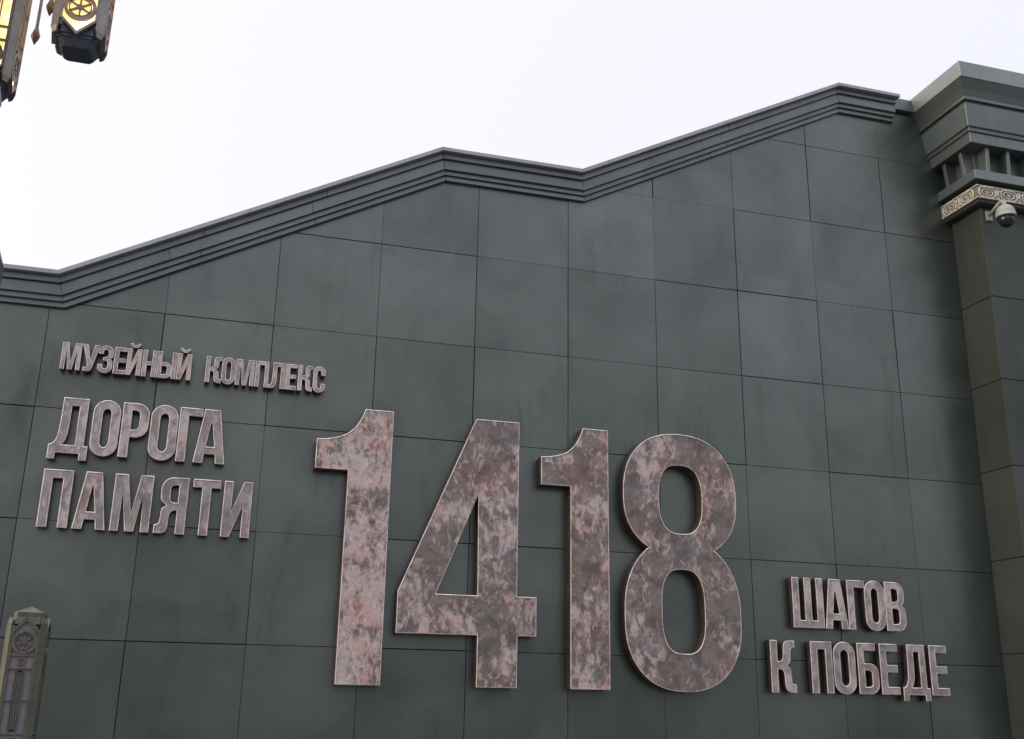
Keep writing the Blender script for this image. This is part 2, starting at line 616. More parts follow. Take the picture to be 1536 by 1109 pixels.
def tier(name, prof, mat, bev=0.008):
    """prof: (overhang, z) from bottom to top, run round the left, front and right sides"""
    mb = MB()
    rings = [[(PX - e, PYB + 0.02, z), (PX - e, PY - e, z), (PXR + e, PY - e, z), (PXR + e, PYB + 0.02, z)] for e, z in prof]
    mb.loft(rings)
    return pr_(name, mb, mat, bev)


tier("neck_moulding", [(0.10, 8.338), (0.125, 8.352), (0.125, 8.392)], M_PIER, 0.004)
tier("frieze_backing", [(0.145, 8.393), (0.145, 8.600)], M_RELIEFBED, 0.003)
tier("frieze_bed", [(0.09, 8.601), (0.09, 8.672)], M_PIER, 0.0)
tier("bracket_shelf", [(0.185, 8.674), (0.180, 8.822)], M_CORN)
tier("bracket_recess", [(0.0, 8.823), (0.0, 9.20)], M_CORN, 0.0)
tier("entablature_tier", [(0.245, 9.20), (0.252, 9.36)], M_CORN)
tier("entablature_step", [(0.272, 9.362), (0.280, 9.418)], M_CORN, 0.004)
tier("entablature_tier", [(0.305, 9.42), (0.362, 9.74)], M_ENT)
tier("entablature_step", [(0.335, 9.742), (0.340, 9.79)], M_CORN, 0.0)
tier("entablature_cove", [(0.385, 9.792), (0.388, 9.835), (0.425, 9.93), (0.495, 10.062)], M_CORN, 0.004)
tier("crowning_slab", [(0.505, 10.064), (0.540, 10.285)], M_CAP)
# upright fins under the entablature
for k in range(8):
    x = 12.045 + k * 0.352
    mb = MB()
    for e in (0,):
        mb.loft([[(x - 0.03, PY - 0.002, 8.824), (x + 0.03, PY - 0.002, 8.824), (x + 0.03, PY - 0.155, 8.824), (x - 0.03, PY - 0.155, 8.824)],
                 [(x - 0.03, PY - 0.002, 9.198), (x + 0.03, PY - 0.002, 9.198), (x + 0.03, PY - 0.185, 9.198), (x - 0.03, PY - 0.185, 9.198)]])
    pr_("bracket_fin", mb, M_CORN, 0.004)
for k in range(4):
    y = -0.535 + k * 0.352
    mb = MB()
    mb.loft([[(PX - 0.002, y - 0.03, 8.824), (PX - 0.155, y - 0.03, 8.824), (PX - 0.155, y + 0.03, 8.824), (PX - 0.002, y + 0.03, 8.824)],
             [(PX - 0.002, y - 0.03, 9.198), (PX - 0.185, y - 0.03, 9.198), (PX - 0.185, y + 0.03, 9.198), (PX - 0.002, y + 0.03, 9.198)]])
    pr_("bracket_fin", mb, M_CORN, 0.004)


# carved frieze: a chain of cartouches linked by knots, in relief
def tube_path(mb, pts, r, closed=True, n=6):
    pts = [Vector(p) for p in pts]
    k = len(pts)
    rings = []
    for i, p in enumerate(pts):
        a = pts[(i - 1) % k] if closed or i > 0 else p
        b = pts[(i + 1) % k] if closed or i < k - 1 else p
        d = (b - a).normalized()
        w = Vector((0, 1, 0))
        u = d.cross(w).normalized()
        rings.append([p + u * r * math.cos(2 * math.pi * q / n) + w * r * 0.8 * math.sin(2 * math.pi * q / n) for q in range(n)])
    if closed:
        rings.append(rings[0])
    mb.loft(rings, not closed, True)


def motif_mesh():
    mb = MB()
    W, Hh = 0.135, 0.078          # half sizes of the cartouche

    def sup(a, b, n, k=28):
        o = []
        for i in range(k):
            t = 2 * math.pi * i / k
            c, s = math.cos(t), math.sin(t)
            o.append((a * math.copysign(abs(c) ** (2 / n), c), 0, b * math.copysign(abs(s) ** (2 / n), s)))
        return o
    tube_path(mb, sup(W, Hh, 3.2), 0.014)
    tube_path(mb, sup(W * 0.68, Hh * 0.60, 2.4), 0.011)
    # rosette
    mb.lathe([(0.0, 0), (0.0, 0)], 0, 0, 3) if False else None
    for i in range(6):
        t = math.pi * i / 3
        mb.bar((0, 0, 0), (0.052 * math.cos(t), 0, 0.032 * math.sin(t)), 0.012, 0.010, 6, 0.4)
    # knot linking to the next cartouche
    for s in (-1, 1):
        tube_path(mb, [(W - 0.01, 0, 0.045 * s), (W + 0.02, -0.004, 0.02 * s), (W + 0.045, -0.006, -0.02 * s), (W + 0.075, 0, -0.05 * s)], 0.013, False)
        tube_path(mb, [(W + 0.042 + 0.020 * math.cos(t), 0, s * 0.058 + 0.018 * math.sin(t)) for t in [2 * math.pi * i / 10 for i in range(10)]], 0.009)
    return mb.mesh("relief_motif", M_RELIEF)


mot = motif_mesh()
ZF = 8.496
for k in range(8):
    x = 11.98 + k * 0.365
    o = link("relief_motif", mot, pier, None, (x - 13.5, PY - 0.148 - 0.4, ZF))
for k in range(3):
    y = -0.535 + k * 0.365
    o = link("relief_motif", mot, pier, None, (PX - 0.148 - 13.5, y - 0.4, ZF))
    o.rotation_euler = (0, 0, math.radians(90))
# pale border fillets of the frieze
for z in (8.405, 8.588):
    mb = MB()
    e0, e1 = 0.146, 0.158
    rings = [[(PX - e0, PYB, z - 0.007), (PX - e1, PYB, z - 0.007), (PX - e1, PYB, z + 0.007), (PX - e0, PYB, z + 0.007)],
             [(PX - e0, PY - e0, z - 0.007), (PX - e1, PY - e1, z - 0.007), (PX - e1, PY - e1, z + 0.007), (PX - e0, PY - e0, z + 0.007)],
             [(PXR, PY - e0, z - 0.007), (PXR, PY - e1, z - 0.007), (PXR, PY - e1, z + 0.007), (PXR, PY - e0, z + 0.007)]]
    mb.loft(rings)
    pr_("frieze_fillet", mb, M_RELIEF)

# ------------------------------------------------------------------ dome camera on the pier
cx, cyy, cz = 12.088, -0.93, 8.235
camt = thing("dome_camera", "pale grey dome surveillance camera on a bracket arm below the carved frieze", "security camera", (cx, cyy, cz - 0.4))


def cm_(name, mb, mat):
    for i, p in enumerate(mb.v):
        mb.v[i] = (p[0] - cx, p[1] - cyy, p[2] - cz + 0.4)
    return link(name, mb.mesh(name, mat), camt)


mb = MB()
KC = 0.88
mb.lathe([(r * KC, cz + z * KC) for r, z in [(0.028, 0.06), (0.032, 0), (0.075, -0.012), (0.115, -0.045), (0.140, -0.095), (0.150, -0.150), (0.152, -0.190), (0.158, -0.196), (0.158, -0.212), (0.130, -0.214)]], cx, cyy, 32)
cm_("housing", mb, M_CAMBODY)
mb = MB()
prof = [(0.126, -0.215), (0.126, -0.25)] + [(0.126 * math.cos(t), -0.25 - 0.126 * math.sin(t)) for t in [math.pi / 2 * i / 8 for i in range(1, 8)]] + [(0.004, -0.376)]
mb.lathe([(r * KC, cz + z * KC) for r, z in prof], cx, cyy, 32)
cm_("dome_glass", mb, M_CAMGLASS)
mb = MB()
mb.bar((12.075, PY - 0.01, 8.205), (cx - 0.01, cyy + 0.03, 8.32), 0.024, 0.024, 12)
mb.bar((cx - 0.012, cyy + 0.045, 8.318), (cx, cyy, 8.26), 0.028, 0.028, 12)
cm_("bracket_arm", mb, M_CAMBODY)
mb = MB()
mb.box(12.03, 12.13, PY - 0.03, PY - 0.001, 8.13, 8.28)
bevel(cm_("wall_plate", mb, M_CAMBODY), 0.006)


# ------------------------------------------------------------------ letters and numerals
def arc(cx, cy, rx, ry, a0, a1, n=10):
    return [(cx + rx * math.cos(math.radians(a0 + (a1 - a0) * i / n)), cy + ry * math.sin(math.radians(a0 + (a1 - a0) * i / n))) for i in range(n + 1)]


S, B = 0.160, 0.150     # stem and bar thickness for a letter 1 high


def smooth_pts(p, k=4):
    """Catmull-Rom through the points"""
    q = [p[0]] + list(p) + [p[-1]]
    out = []
    for i in range(1, len(q) - 2):
        for j in range(k):
            t = j / k
            o = []
            for d in (0, 1):
                a, b, c, e = q[i - 1][d], q[i][d], q[i + 1][d], q[i + 2][d]
                o.append(0.5 * (2 * b + (c - a) * t + (2 * a - 5 * b + 4 * c - e) * t * t + (3 * b - a - 3 * c + e) * t ** 3))
            out.append(tuple(o))
    out.append(p[-1])
    return out


def g_o(w):
    r = 0.235
    out = arc(w / 2, 1.012 - r, w / 2, r, 0, 180, 16) + arc(w / 2, r - 0.012, w / 2, r, 180, 360, 16)
    ri = w / 2 - S
    hi = arc(w / 2, 1 - B - 0.10, ri, 0.10, 0, 180, 10) + arc(w / 2, B + 0.10, ri, 0.10, 180, 360, 10)
    return [out, hi]


def g_m(w):
    return [[(0, 0), (0, 1), (.334 * w, 1), (.5 * w, .31), (.666 * w, 1), (w, 1), (w, 0), (.782 * w, 0), (.765 * w, .68), (.612 * w, 0), (.388 * w, 0), (.235 * w, .68), (.218 * w, 0)]]


def g_u(w):
    return [[(0, 1), (.18, 1), (.305, .46), (w - .18, 1), (w, 1)] + smooth_pts([(.405, .22), (.375, .10), (.33, .03), (.26, 0), (.083, 0)]) + [(.083, .14)] + smooth_pts([(.16, .145), (.20, .17), (.215, .25)])]


def g_ze(w):
    c = [(0, .69), (0, .80)] + arc(w / 2, .80, w / 2, .212, 180, 0, 14) + smooth_pts([(w, .66), (w - .012, .58), (w - .065, .515), (w - .012, .45), (w, .37)])
    c += arc(w / 2, .20, w / 2, .212, 0, -180, 14) + [(0, .31), (S, .31)] + arc(w / 2, .22, w / 2 - S, .075, 180, 360, 8) + [(w - S, .37)]
    c += [(w - S - .015, .42), (w - S - .06, .445), (.165, .445), (.165, .575), (w - S - .06, .58), (w - S - .015, .605), (w - S, .65)]
    c += arc(w / 2, .78, w / 2 - S, .075, 0, 180, 8) + [(S, .69)]
    return [c]


def g_e(w):
    m = w * 0.95
    return [[(0, 0), (0, 1), (w, 1), (w, 1 - B), (S, 1 - B), (S, .58), (m, .58), (m, .435), (S, .435), (S, B), (w, B), (w, 0)]]


def g_i(w):
    k = min(S, .31 * w)
    return [[(0, 0), (0, 1), (k, 1), (k * .98, .44), (w - k * 1.02, 1), (w, 1), (w, 0), (w - k, 0), (w - k * .98, .56), (k * .98, 0)]]


def breve(w):
    c = w / 2
    return [arc(c, 1.205, .185, .175, 180, 360, 12) + arc(c, 1.205, .088, .075, 360, 180, 8)]


def g_n(w):
    return [[(0, 0), (0, 1), (S, 1), (S, .575), (w - S, .575), (w - S, 1), (w, 1), (w, 0), (w - S, 0), (w - S, .43), (S, .43), (S, 0)]]


def g_soft(w):
    return [[(0, 0), (0, 1), (S, 1), (S, .60), (w * .52, .60)] + arc(w - .20, .40, .20, .20, 90, 0, 8) + arc(w - .20, .20, .20, .20, 0, -90, 8),
            [(S, .46), (w - .23, .46)] + arc(w - .23, .39, .07, .07, 90, 0, 5) + arc(w - .23, .21, .07, .07, 0, -90, 5) + [(S, .14)]]


def g_k(w):
    f = w / .555
    rg = [(.22, .595), (.262, .63), (.283, .72), (.288, .86), (.312, .95), (.365, .992), (.42, 1.0)]
    r2 = [(.50, .858), (.466, .83), (.455, .77), (.45, .65), (.43, .575), (.375, .515), (.43, .465), (.455, .39), (.462, .23), (.478, .17), (.555, .152)]
    r3 = [(.43, 0), (.36, .028), (.318, .09), (.302, .18), (.296, .33), (.275, .405), (.225, .438)]
    sc = lambda l: [(S + (x - S) * (w - S) / (.555 - S) if x > S else x, y) for x, y in l]
    return [[(0, 0), (0, 1), (S, 1), (S, .592)] + sc(smooth_pts(rg, 3)) + [(w, 1), (w, .86)] + sc(smooth_pts(r2, 3)) + [(w, 0)] + sc(smooth_pts(r3, 3)) + [(S, .445), (S, 0)]]


def g_p(w):
    return [[(0, 0), (0, 1), (w, 1), (w, 0), (w - S, 0), (w - S, 1 - B), (S, 1 - B), (S, 0)]]


def g_l(w):
    return [[(.13, 1), (w, 1), (w, 0), (w - S, 0), (w - S, 1 - B), (.285, 1 - B)] + smooth_pts([(.283, .42), (.268, .20), (.225, .07), (.155, .01), (.09, 0)], 3) + [(0, 0), (0, .135)] + smooth_pts([(.05, .142), (.09, .18), (.112, .28), (.122, .5)], 3)]


def g_s(w):
    return [[(w, .655), (w, .78)] + arc(w / 2, .78, w / 2, .232, 0, 180, 14) + arc(w / 2, .22, w / 2, .232, 180, 360, 14) + [(w, .345), (w - S, .345)]
            + arc(w / 2, .235, w / 2 - S, .09, 0, -180, 8) + arc(w / 2, .765, w / 2 - S, .09, 180, 0, 8) + [(w - S, .655)]]


def g_d(w):
    k = w / .645
    o = [(.151, 1), (.578, 1), (.578, .142), (.645, .142), (.645, -.115), (.517, -.115), (.517, 0), (.125, 0), (.125, -.115), (0, -.115), (0, .142)] + smooth_pts([(.035, .15), (.082, .19), (.118, .27), (.138, .40), (.147, .60)], 3)
    h = [(.304, .855), (.43, .855), (.43, .148), (.215, .148)] + smooth_pts([(.240, .18), (.268, .25), (.290, .36), (.300, .50)], 3)
    return [[(x * k, y) for x, y in o], [(x * k, y) for x, y in h]]


def g_r(w):
    return [[(0, 0), (0, 1), (w - .22, 1)] + arc(w - .22, .80, .22, .20, 90, 0, 8) + arc(w - .22, .57, .22, .20, 0, -90, 8) + [(S, .37), (S, 0)],
            [(S, 1 - .14), (w - .235, .86)] + arc(w - .235, .785, .075, .075, 90, 0, 5) + arc(w - .235, .585, .075, .075, 0, -90, 5) + [(S, .51)]]


def g_g(w):
    return [[(0, 0), (0, 1), (w, 1), (w, 1 - B), (S, 1 - B), (S, 0)]]


def g_a(w):
    k = w / .555
    o = [(0, 0), (.133, 1), (.408, 1), (.555, 0), (.392, 0), (.372, .170), (.186, .170), (.165, 0)]
    h = [(.262, .75), (.279, .75), (.350, .305), (.204, .305)]
    return [[(x * k, y) for x, y in o], [(x * k, y) for x, y in h]]


def g_ya(w):
    o = [(w, 0), (w, 1), (.29, 1)] + arc(.27, .79, .204, .21, 90, 180, 8) + smooth_pts([(.066, .66), (.085, .57), (.165, .495), (.112, .445), (.092, .37), (.084, .22), (.064, .17), (0, .152)], 3)
    o += [(0, 0), (.134, 0)] + smooth_pts([(.195, .03), (.225, .11), (.233, .27), (.246, .35), (.285, .40), (.33, .412)], 3) + [(w - S, .412), (w - S, 0)]
    h = [(w - S, .86), (.305, .86)] + arc(.30, .785, .074, .075, 90, 180, 5) + arc(.30, .625, .074, .075, 180, 270, 5) + [(w - S, .55)]
    return [o, h]


def g_t(w):
    a, b = (w - S) / 2, (w + S) / 2
    return [[(0, 1), (w, 1), (w, 1 - B), (b, 1 - B), (b, 0), (a, 0), (a, 1 - B), (0, 1 - B)]]


def g_sh(w):
    q = (w - 3 * S) / 2
    return [[(0, 0), (0, 1), (S, 1), (S, B), (S + q, B), (S + q, 1), (2 * S + q, 1), (2 * S + q, B), (2 * S + 2 * q, B), (2 * S + 2 * q, 1), (w, 1), (w, 0)]]


def g_v(w):
    o = [(0, 0), (0, 1), (w - .215, 1)] + arc(w - .215, .80, .20, .20, 90, 0, 8) + smooth_pts([(w - .015, .67), (w - .035, .58), (w - .085, .527), (w - .025, .47), (w, .38)], 3) + arc(w - .20, .20, .20, .20, 0, -90, 8)
    h1 = [(S, .86), (w - .235, .86)] + arc(w - .235, .79, .065, .07, 90, 0, 4) + arc(w - .235, .665, .065, .07, 0, -90, 4) + [(S, .595)]
    h2 = [(S, .455), (w - .235, .455)] + arc(w - .235, .385, .075, .07, 90, 0, 4) + arc(w - .235, .21, .075, .07, 0, -90, 4) + [(S, .14)]
    return [o, h1, h2]


def g_b(w):
    o = [(0, 0), (0, 1), (w - .05, 1), (w - .05, 1 - B), (S, 1 - B), (S, .60), (w - .20, .60)] + arc(w - .20, .40, .20, .20, 90, 0, 8) + arc(w - .20, .20, .20, .20, 0, -90, 8)
    h = [(S, .46), (w - .235, .46)] + arc(w - .235, .39, .075, .07, 90, 0, 5) + arc(w - .235, .21, .075, .07, 0, -90, 5) + [(S, .14)]
    return [o, h]


def d_one(w):
    o = [(.37, 0), (.37, 2.30), (0, 2.30), (0, 2.634)] + smooth_pts([(.10, 2.642), (.214, 2.668), (.30, 2.70), (.361, 2.74), (.42, 2.80), (.462, 2.865), (.50, 2.94), (.528, 3.02)], 3) + [(.855, 3.02), (.855, 0)]
    return [[(x * w / .855, y) for x, y in o]]


def d_four(w):
    return [[(0, .55), (0, 1.0), (.84, 3.02), (1.368, 3.02), (1.368, .992), (1.60, .992), (1.60, .557), (1.380, .557), (1.380, 0), (.915, 0), (.915, .552)],
            [(.888, 2.13), (.905, .985), (.43, .985)]]


def sup_arc(cx, cy, rx, ry, a0, a1, n, k):
    o = []
    for i in range(k + 1):
        t = math.radians(a0 + (a1 - a0) * i / k)
        c, s = math.cos(t), math.sin(t)
        o.append((cx + rx * math.copysign(abs(c) ** (2 / n), c), cy + ry * math.copysign(abs(s) ** (2 / n), s)))
    return o


def d_eight(w):
    c = .75
    up_o = [p for p in sup_arc(c, 2.28, .749, .772, 0, 180, 2.3, 28)]
    lo_u = [p for p in sup_arc(c, 2.24, .749, .70, 180, 360, 2.25, 40)]
    lo_t = [p for p in sup_arc(c, .88, .749, .875, 0, 180, 2.25, 40)]
    lo_b = [p for p in sup_arc(c, .80, .749, .807, 180, 360, 2.3, 28)]
    zw = 1.622
    left_up = [p for p in lo_u if p[0] < c and p[1] > zw]
    left_lo = [p for p in lo_t if p[0] < c and p[1] < zw]
    right_up = [p for p in lo_u if p[0] > c and p[1] > zw]
    right_lo = [p for p in lo_t if p[0] > c and p[1] < zw]
    o = up_o + left_up + [(.295, zw)] + left_lo + lo_b + right_lo + [(1.208, zw)] + right_up
    return [o, sup_arc(c, 2.237, .283, .42, 0, 359.9, 2.7, 40)[:-1], sup_arc(c, .905, .274, .486, 0, 359.9, 2.9, 40)[:-1]]


def clean(c):
    o = []
    for p in c:
        if not o or abs(p[0] - o[-1][0]) + abs(p[1] - o[-1][1]) > 1e-4:
            o.append(p)
    if abs(o[0][0] - o[-1][0]) + abs(o[0][1] - o[-1][1]) < 1e-4:
        o.pop()
    return o


def area(c):
    return sum(a[0] * b[1] - b[0] * a[1] for a, b in zip(c, c[1:] + c[:1])) / 2


def inset(c, e):
    out = []
    n = len(c)
    for i in range(n):
        p = Vector(c[i])
        a, b = (p - Vector(c[i - 1])).normalized(), (Vector(c[(i + 1) % n]) - p).normalized()
        n1, n2 = Vector((-a.y, a.x)), Vector((-b.y, b.x))
        m = n1 + n2
        if m.length < 1e-4:
            m = n1
        m.normalize()
        k = min(e / max(m.dot(n1), 0.2), e * 2.6)
        out.append((p.x + m.x * k, p.y + m.y * k))
    return out


def letter_parts(parent, contours, scale, yb, yf, rim, face_mat, bias, prefix=""):
    cs = []
    for k, c in enumerate(contours):
        c = clean([(x * scale, y * scale) for x, y in c])
        if (area(c) < 0) != (k > 0):
            c = c[::-1]
        cs.append(c)
    ins = [inset(c, rim) for c in cs]
    # face sheet
    mb = MB()
    polys = [[Vector((x, y, 0)) for x, y in c] for c in ins]
    tri = tessellate_polygon(polys)
    flat = [(x, yf + 0.005, z) for c in ins for x, z in c]
    mb.faces(flat, [tuple(t) for t in tri])
    me = mb.mesh("face", face_mat)
    # make the sheet look towards the street
    for p in me.polygons:
        pass
    if me.polygons and me.polygons[0].normal.y > 0:
        me.flip_normals()
    f = link("face", me, parent)
    f.color = (bias, 0, 0, 1)
    # worn folded edge
    mb = MB()
    for c, i2 in zip(cs, ins):
        n = len(c)
        a = [(x, yf + rim * 0.35, z) for x, z in c]
        b = [(x, yf - 0.0012, z) for x, z in i2]
        mb.faces(a + b, [(i, (i + 1) % n, n + (i + 1) % n, n + i) for i in range(n)])
        b2 = [(x, yf + 0.006, z) for x, z in i2]
        mb.faces(b + b2, [(i, (i + 1) % n, n + (i + 1) % n, n + i) for i in range(n)])
    me = mb.mesh("folded_edge", M_RIM, False)
    link("folded_edge", me, parent)
    # side sheet
    mb = MB()
    for c in cs:
        n = len(c)
        a = [(x, yf + rim * 0.35, z) for x, z in c]
        b = [(x, yb, z) for x, z in c]
        mb.faces(a + b, [(i, n + i, n + (i + 1) % n, (i + 1) % n) for i in range(n)])
    link("side_sheet", mb.mesh("side_sheet", M_RETURN, False), parent)
    # back plate closes the box
    mb = MB()
    polys = [[Vector((x, y, 0)) for x, y in c] for c in cs]
    tri = tessellate_polygon(polys)
    mb.faces([(x, yb - 0.002, z) for c in cs for x, z in c], [tuple(t) for t in tri])
    link("back_plate", mb.mesh("back_plate", M_PLATE, False), parent)


SHAPES = {"М": "M-shaped", "У": "Y-shaped", "З": "3-shaped", "Е": "E-shaped", "Й": "reversed-N letter with a curved mark above,", "Н": "H-shaped", "Ы": "b-shaped letter with a separate upright stroke,",
          "К": "K-shaped", "О": "O-shaped", "П": "gate-shaped", "Л": "hook-legged gate-shaped", "С": "C-shaped", "Д": "two-footed", "Р": "P-shaped", "Г": "upside-down-L-shaped", "А": "A-shaped",
          "Я": "reversed-R-shaped", "Т": "T-shaped", "И": "reversed-N-shaped", "Ш": "three-pronged", "В": "B-shaped", "Б": "flat-topped b-shaped"}
NTH = ["first", "second", "third", "fourth", "fifth", "sixth", "seventh", "eighth"]


def word(text, glyphs, z0, h, yb, yf, rim, what, bias=0.5, group=None):
    for k, (ch, fn, x0, x1) in enumerate(glyphs):
        w = (x1 - x0) / h
        sh = SHAPES[ch] if SHAPES[ch].endswith(",") else SHAPES[ch] + " letter,"
        t = thing("metal_letter", "%s %s %s in the %s" % (what, sh, NTH[k], text), "letter", (x0, 0, z0), group)
        bb = bias + random.uniform(-0.05, 0.05)
        if ch == "Й":
            letter_parts(t, g_i(w), h, yb, yf, rim, M_LETTER, bb)
            bt = link("breve_mark", None, t)
            letter_parts(bt, breve(w), h, yb, yf, rim * 0.9, M_LETTER, bb)
        elif ch == "Ы":
            letter_parts(t, g_soft(.51), h, yb, yf, rim, M_LETTER, bb)
            bt = link("upright_stroke", None, t)
            letter_parts(bt, [[(w - S * 1.02, 0), (w - S * 1.02, 1), (w, 1), (w, 0)]], h, yb, yf, rim, M_LETTER, bb)
        else:
            letter_parts(t, fn(w), h, yb, yf, rim, M_LETTER, bb)


YB, YF = -0.030, -0.110
GT = "letters of the small top line on the wall"
word("first small top word", [("М", g_m, .205, .403), ("У", g_u, .409, .587), ("З", g_ze, .579, .727), ("Е", g_e, .739, .865), ("Й", g_i, .873, 1.022), ("Н", g_n, 1.033, 1.181), ("Ы", g_soft, 1.189, 1.391), ("Й", g_i, 1.399, 1.550)],
     4.874, .302, YB, YF, .0062, "small copper", .53, GT)
word("second small top word", [("К", g_k, 1.703, 1.873), ("О", g_o, 1.876, 2.022), ("М", g_m, 2.029, 2.229), ("П", g_p, 2.240, 2.391), ("Л", g_l, 2.395, 2.569), ("Е", g_e, 2.577, 2.701), ("К", g_k, 2.715, 2.880), ("С", g_s, 2.885, 3.024)],
     4.874, .302, YB, YF, .0062, "small copper", .56, GT)
GM = "letters of the two middle-sized lines beside the first numeral"
word("upper middle-sized word", [("Д", g_d, .206, .594), ("О", g_o, .606, .885), ("Р", g_r, .900, 1.175), ("О", g_o, 1.194, 1.477), ("Г", g_g, 1.488, 1.727), ("А", g_a, 1.667, 2.001)],
     3.964, .602, YB, YF, .0095, "copper", .50, GM)
word("lower middle-sized word", [("П", g_p, .206, .500), ("А", g_a, .544, .868), ("М", g_m, .911, 1.300), ("Я", g_ya, 1.346, 1.661), ("Т", g_t, 1.706, 1.991), ("И", g_i, 2.029, 2.328)],
     3.182, .604, YB, YF, .0095, "greyer copper", .45, GM)
GR = "letters of the two lines under the pier end of the wall"
word("upper word after the numerals", [("Ш", g_sh, 8.881, 9.313), ("А", g_a, 9.323, 9.650), ("Г", g_g, 9.654, 9.911), ("О", g_o, 9.901, 10.191), ("В", g_v, 10.197, 10.489)],
     2.464, .606, YB, YF, .0095, "dull copper", .44, GR)
word("lower line after the numerals", [("К", g_k, 8.535, 8.869), ("П", g_p, 9.083, 9.381), ("О", g_o, 9.396, 9.700), ("Б", g_b, 9.731, 10.022), ("Е", g_e, 10.048, 10.309), ("Д", g_d, 10.354, 10.746), ("Е", g_e, 10.769, 11.030)],
     1.700, .606, YB, YF, .0095, "dull copper", .43, GR)

GD = "big copper numerals on the wall"
for fn, x0, w, lab, bias in [
        (d_one, 2.973, .852, "tall pinkish copper numeral 1 standing before the 4, palest of the big numerals", .57),
        (d_four, 3.966, 1.6, "tall mottled copper numeral 4 between the two numerals 1", .47),
        (d_one, 5.609, .846, "tall brownish copper numeral 1 between the 4 and the 8", .47),
        (d_eight, 6.641, 1.498, "tall brown copper numeral 8, last of the big numerals", .44)]:
    t = thing("metal_numeral", lab, "numeral", (x0, 0, 1.69), GD)
    letter_parts(t, fn(w), 1.0, -0.010, -0.170, .0085, M_DIGIT, bias)


# ------------------------------------------------------------------ eight-sided lantern body, shared by lamp and post
HA, CH = 0.1335, 0.035


def octa(a, c, z):
    return [(a, -(a - c), z), (a, a - c, z), (a - c, a, z), (-(a - c), a, z), (-a, a - c, z), (-a, -(a - c), z), (-(a - c), -a, z), (a - c, -a, z)]


FW, LEN, SHO = HA - CH, 1.16, 0.098       # half width of a face, tip to tip length, gable height


def face_poly(i):
    """outline of one window, inset by i, as (x, t) with t measured from the gable tip"""
    k = math.hypot(FW, SHO) / FW
    w = FW - i
    t_tip = i * k
    t_sh = t_tip + (SHO / FW) * w
    return [(0, t_tip), (w, t_sh), (w, LEN - t_sh), (0, LEN - t_tip), (-w, LEN - t_sh), (-w, t_sh)]


def ring_solid(mb, outer, inner, y0, y1):
    n = len(outer)
    p = [(x, y1, t) for x, t in outer] + [(x, y1, t) for x, t in inner] + [(x, y0, t) for x, t in outer] + [(x, y0, t) for x, t in inner]
    fs = []
    for i in range(n):
        j = (i + 1) % n
        fs += [(i, j, n + j, n + i), (2 * n + i, 2 * n + j, j, i), (n + i, n + j, 3 * n + j, 3 * n + i)]
    mb.faces(p, fs)


def frame_mesh(mat, wid=0.014):
    mb = MB()
    ring_solid(mb, face_poly(0.0), face_poly(wid), -HA + 0.02, -HA - 0.006)
    return mb.mesh("face_frame", mat)


def pane_mesh(mat):
    mb = MB()
    q = face_poly(0.012)
    mb.faces([(x, -HA + 0.014, t) for x, t in q], [(0, 1, 2, 3, 4, 5)])
    return mb.mesh("glass_pane", mat)


def circle(r, tc, n=24, ph=0.0):
    return [(r * math.cos(2 * math.pi * i / n + ph), tc + r * math.sin(2 * math.pi * i / n + ph)) for i in range(n)]


def tracery_mesh(mat):
    mb = MB()
    y0, y1 = -HA + 0.012, -HA - 0.002
    w = FW - 0.012

    def rect(x0, x1, t0, t1, dy=0.0):
        mb.box(x0, x1, y1 + dy, y0, t0, t1)
    for tc, s in ((0.176, 1), (LEN - 0.176, -1)):
        ring_solid(mb, circle(0.084, tc), circle(0.066, tc), y0, y1 - 0.003)
        ring_solid(mb, circle(0.060, tc), circle(0.054, tc), y0, y1)
        for k in range(6):                       # star of six narrow rays on a hub
            a = math.pi * k / 3 + math.pi / 6
            d = Vector((math.cos(a), math.sin(a)))
            n = Vector((-d.y, d.x))
            pts = [d * 0.004 - n * 0.0055, d * 0.062 - n * 0.0035, d * 0.062 + n * 0.0035, d * 0.004 + n * 0.0055]
            mb.loft([[(p.x, y0, tc + p.y) for p in pts], [(p.x, y1, tc + p.y) for p in pts]])
        ring_solid(mb, circle(0.016, tc, 12), circle(0.003, tc, 12), y0, y1 - 0.003)
    for t in (0.268, 0.358):
        for q in (t, LEN - t):
            rect(-w, w, q - 0.006, q + 0.006, -0.002)
    rect(-w, w, LEN / 2 - 0.004, LEN / 2 + 0.004)
    for tc in (0.313, LEN - 0.313):
        sq = [(-.024, tc - .024), (.024, tc - .024), (.024, tc + .024), (-.024, tc + .024)]
        sq2 = [(x * .62, tc + (t - tc) * .62) for x, t in sq]
        ring_solid(mb, sq, sq2, y0, y1)
    for hw in (0.033, 0.019):
        a = [(-hw, .376), (hw, .376), (hw, LEN - .376), (-hw, LEN - .376)]
        b = [(x * (hw - .006) / hw, .376 + .006 if t < .5 else LEN - .382) for x, t in a]
        ring_solid(mb, a, b, y0, y1)
    rect(-.003, .003, .39, LEN - .39)
    return mb.mesh("tracery", mat)


def pilaster_mesh(mat):
    mb = MB()
    a, c, e = HA + 0.004, CH, 0.008
    q = [(a - c - e, -a), (a - c, -a), (a, -(a - c)), (a, -(a - c) + e), (a - 0.03, -(a - c) + e), (a - c - e, -a + 0.03)]
    lo, hi = 0.045, LEN - 0.045
    ctr = (a - 0.03, -a + 0.03)
    sh = lambda k: [(ctr[0] + (x - ctr[0]) * k, ctr[1] + (y - ctr[1]) * k) for x, y in q]
    rings = [[(x, y, lo - 0.035) for x, y in sh(0.6)], [(x, y, lo) for x, y in q], [(x, y, hi) for x, y in q], [(x, y, hi + 0.035) for x, y in sh(0.6)]]
    mb.loft(rings)
    return mb.mesh("corner_pilaster", mat)


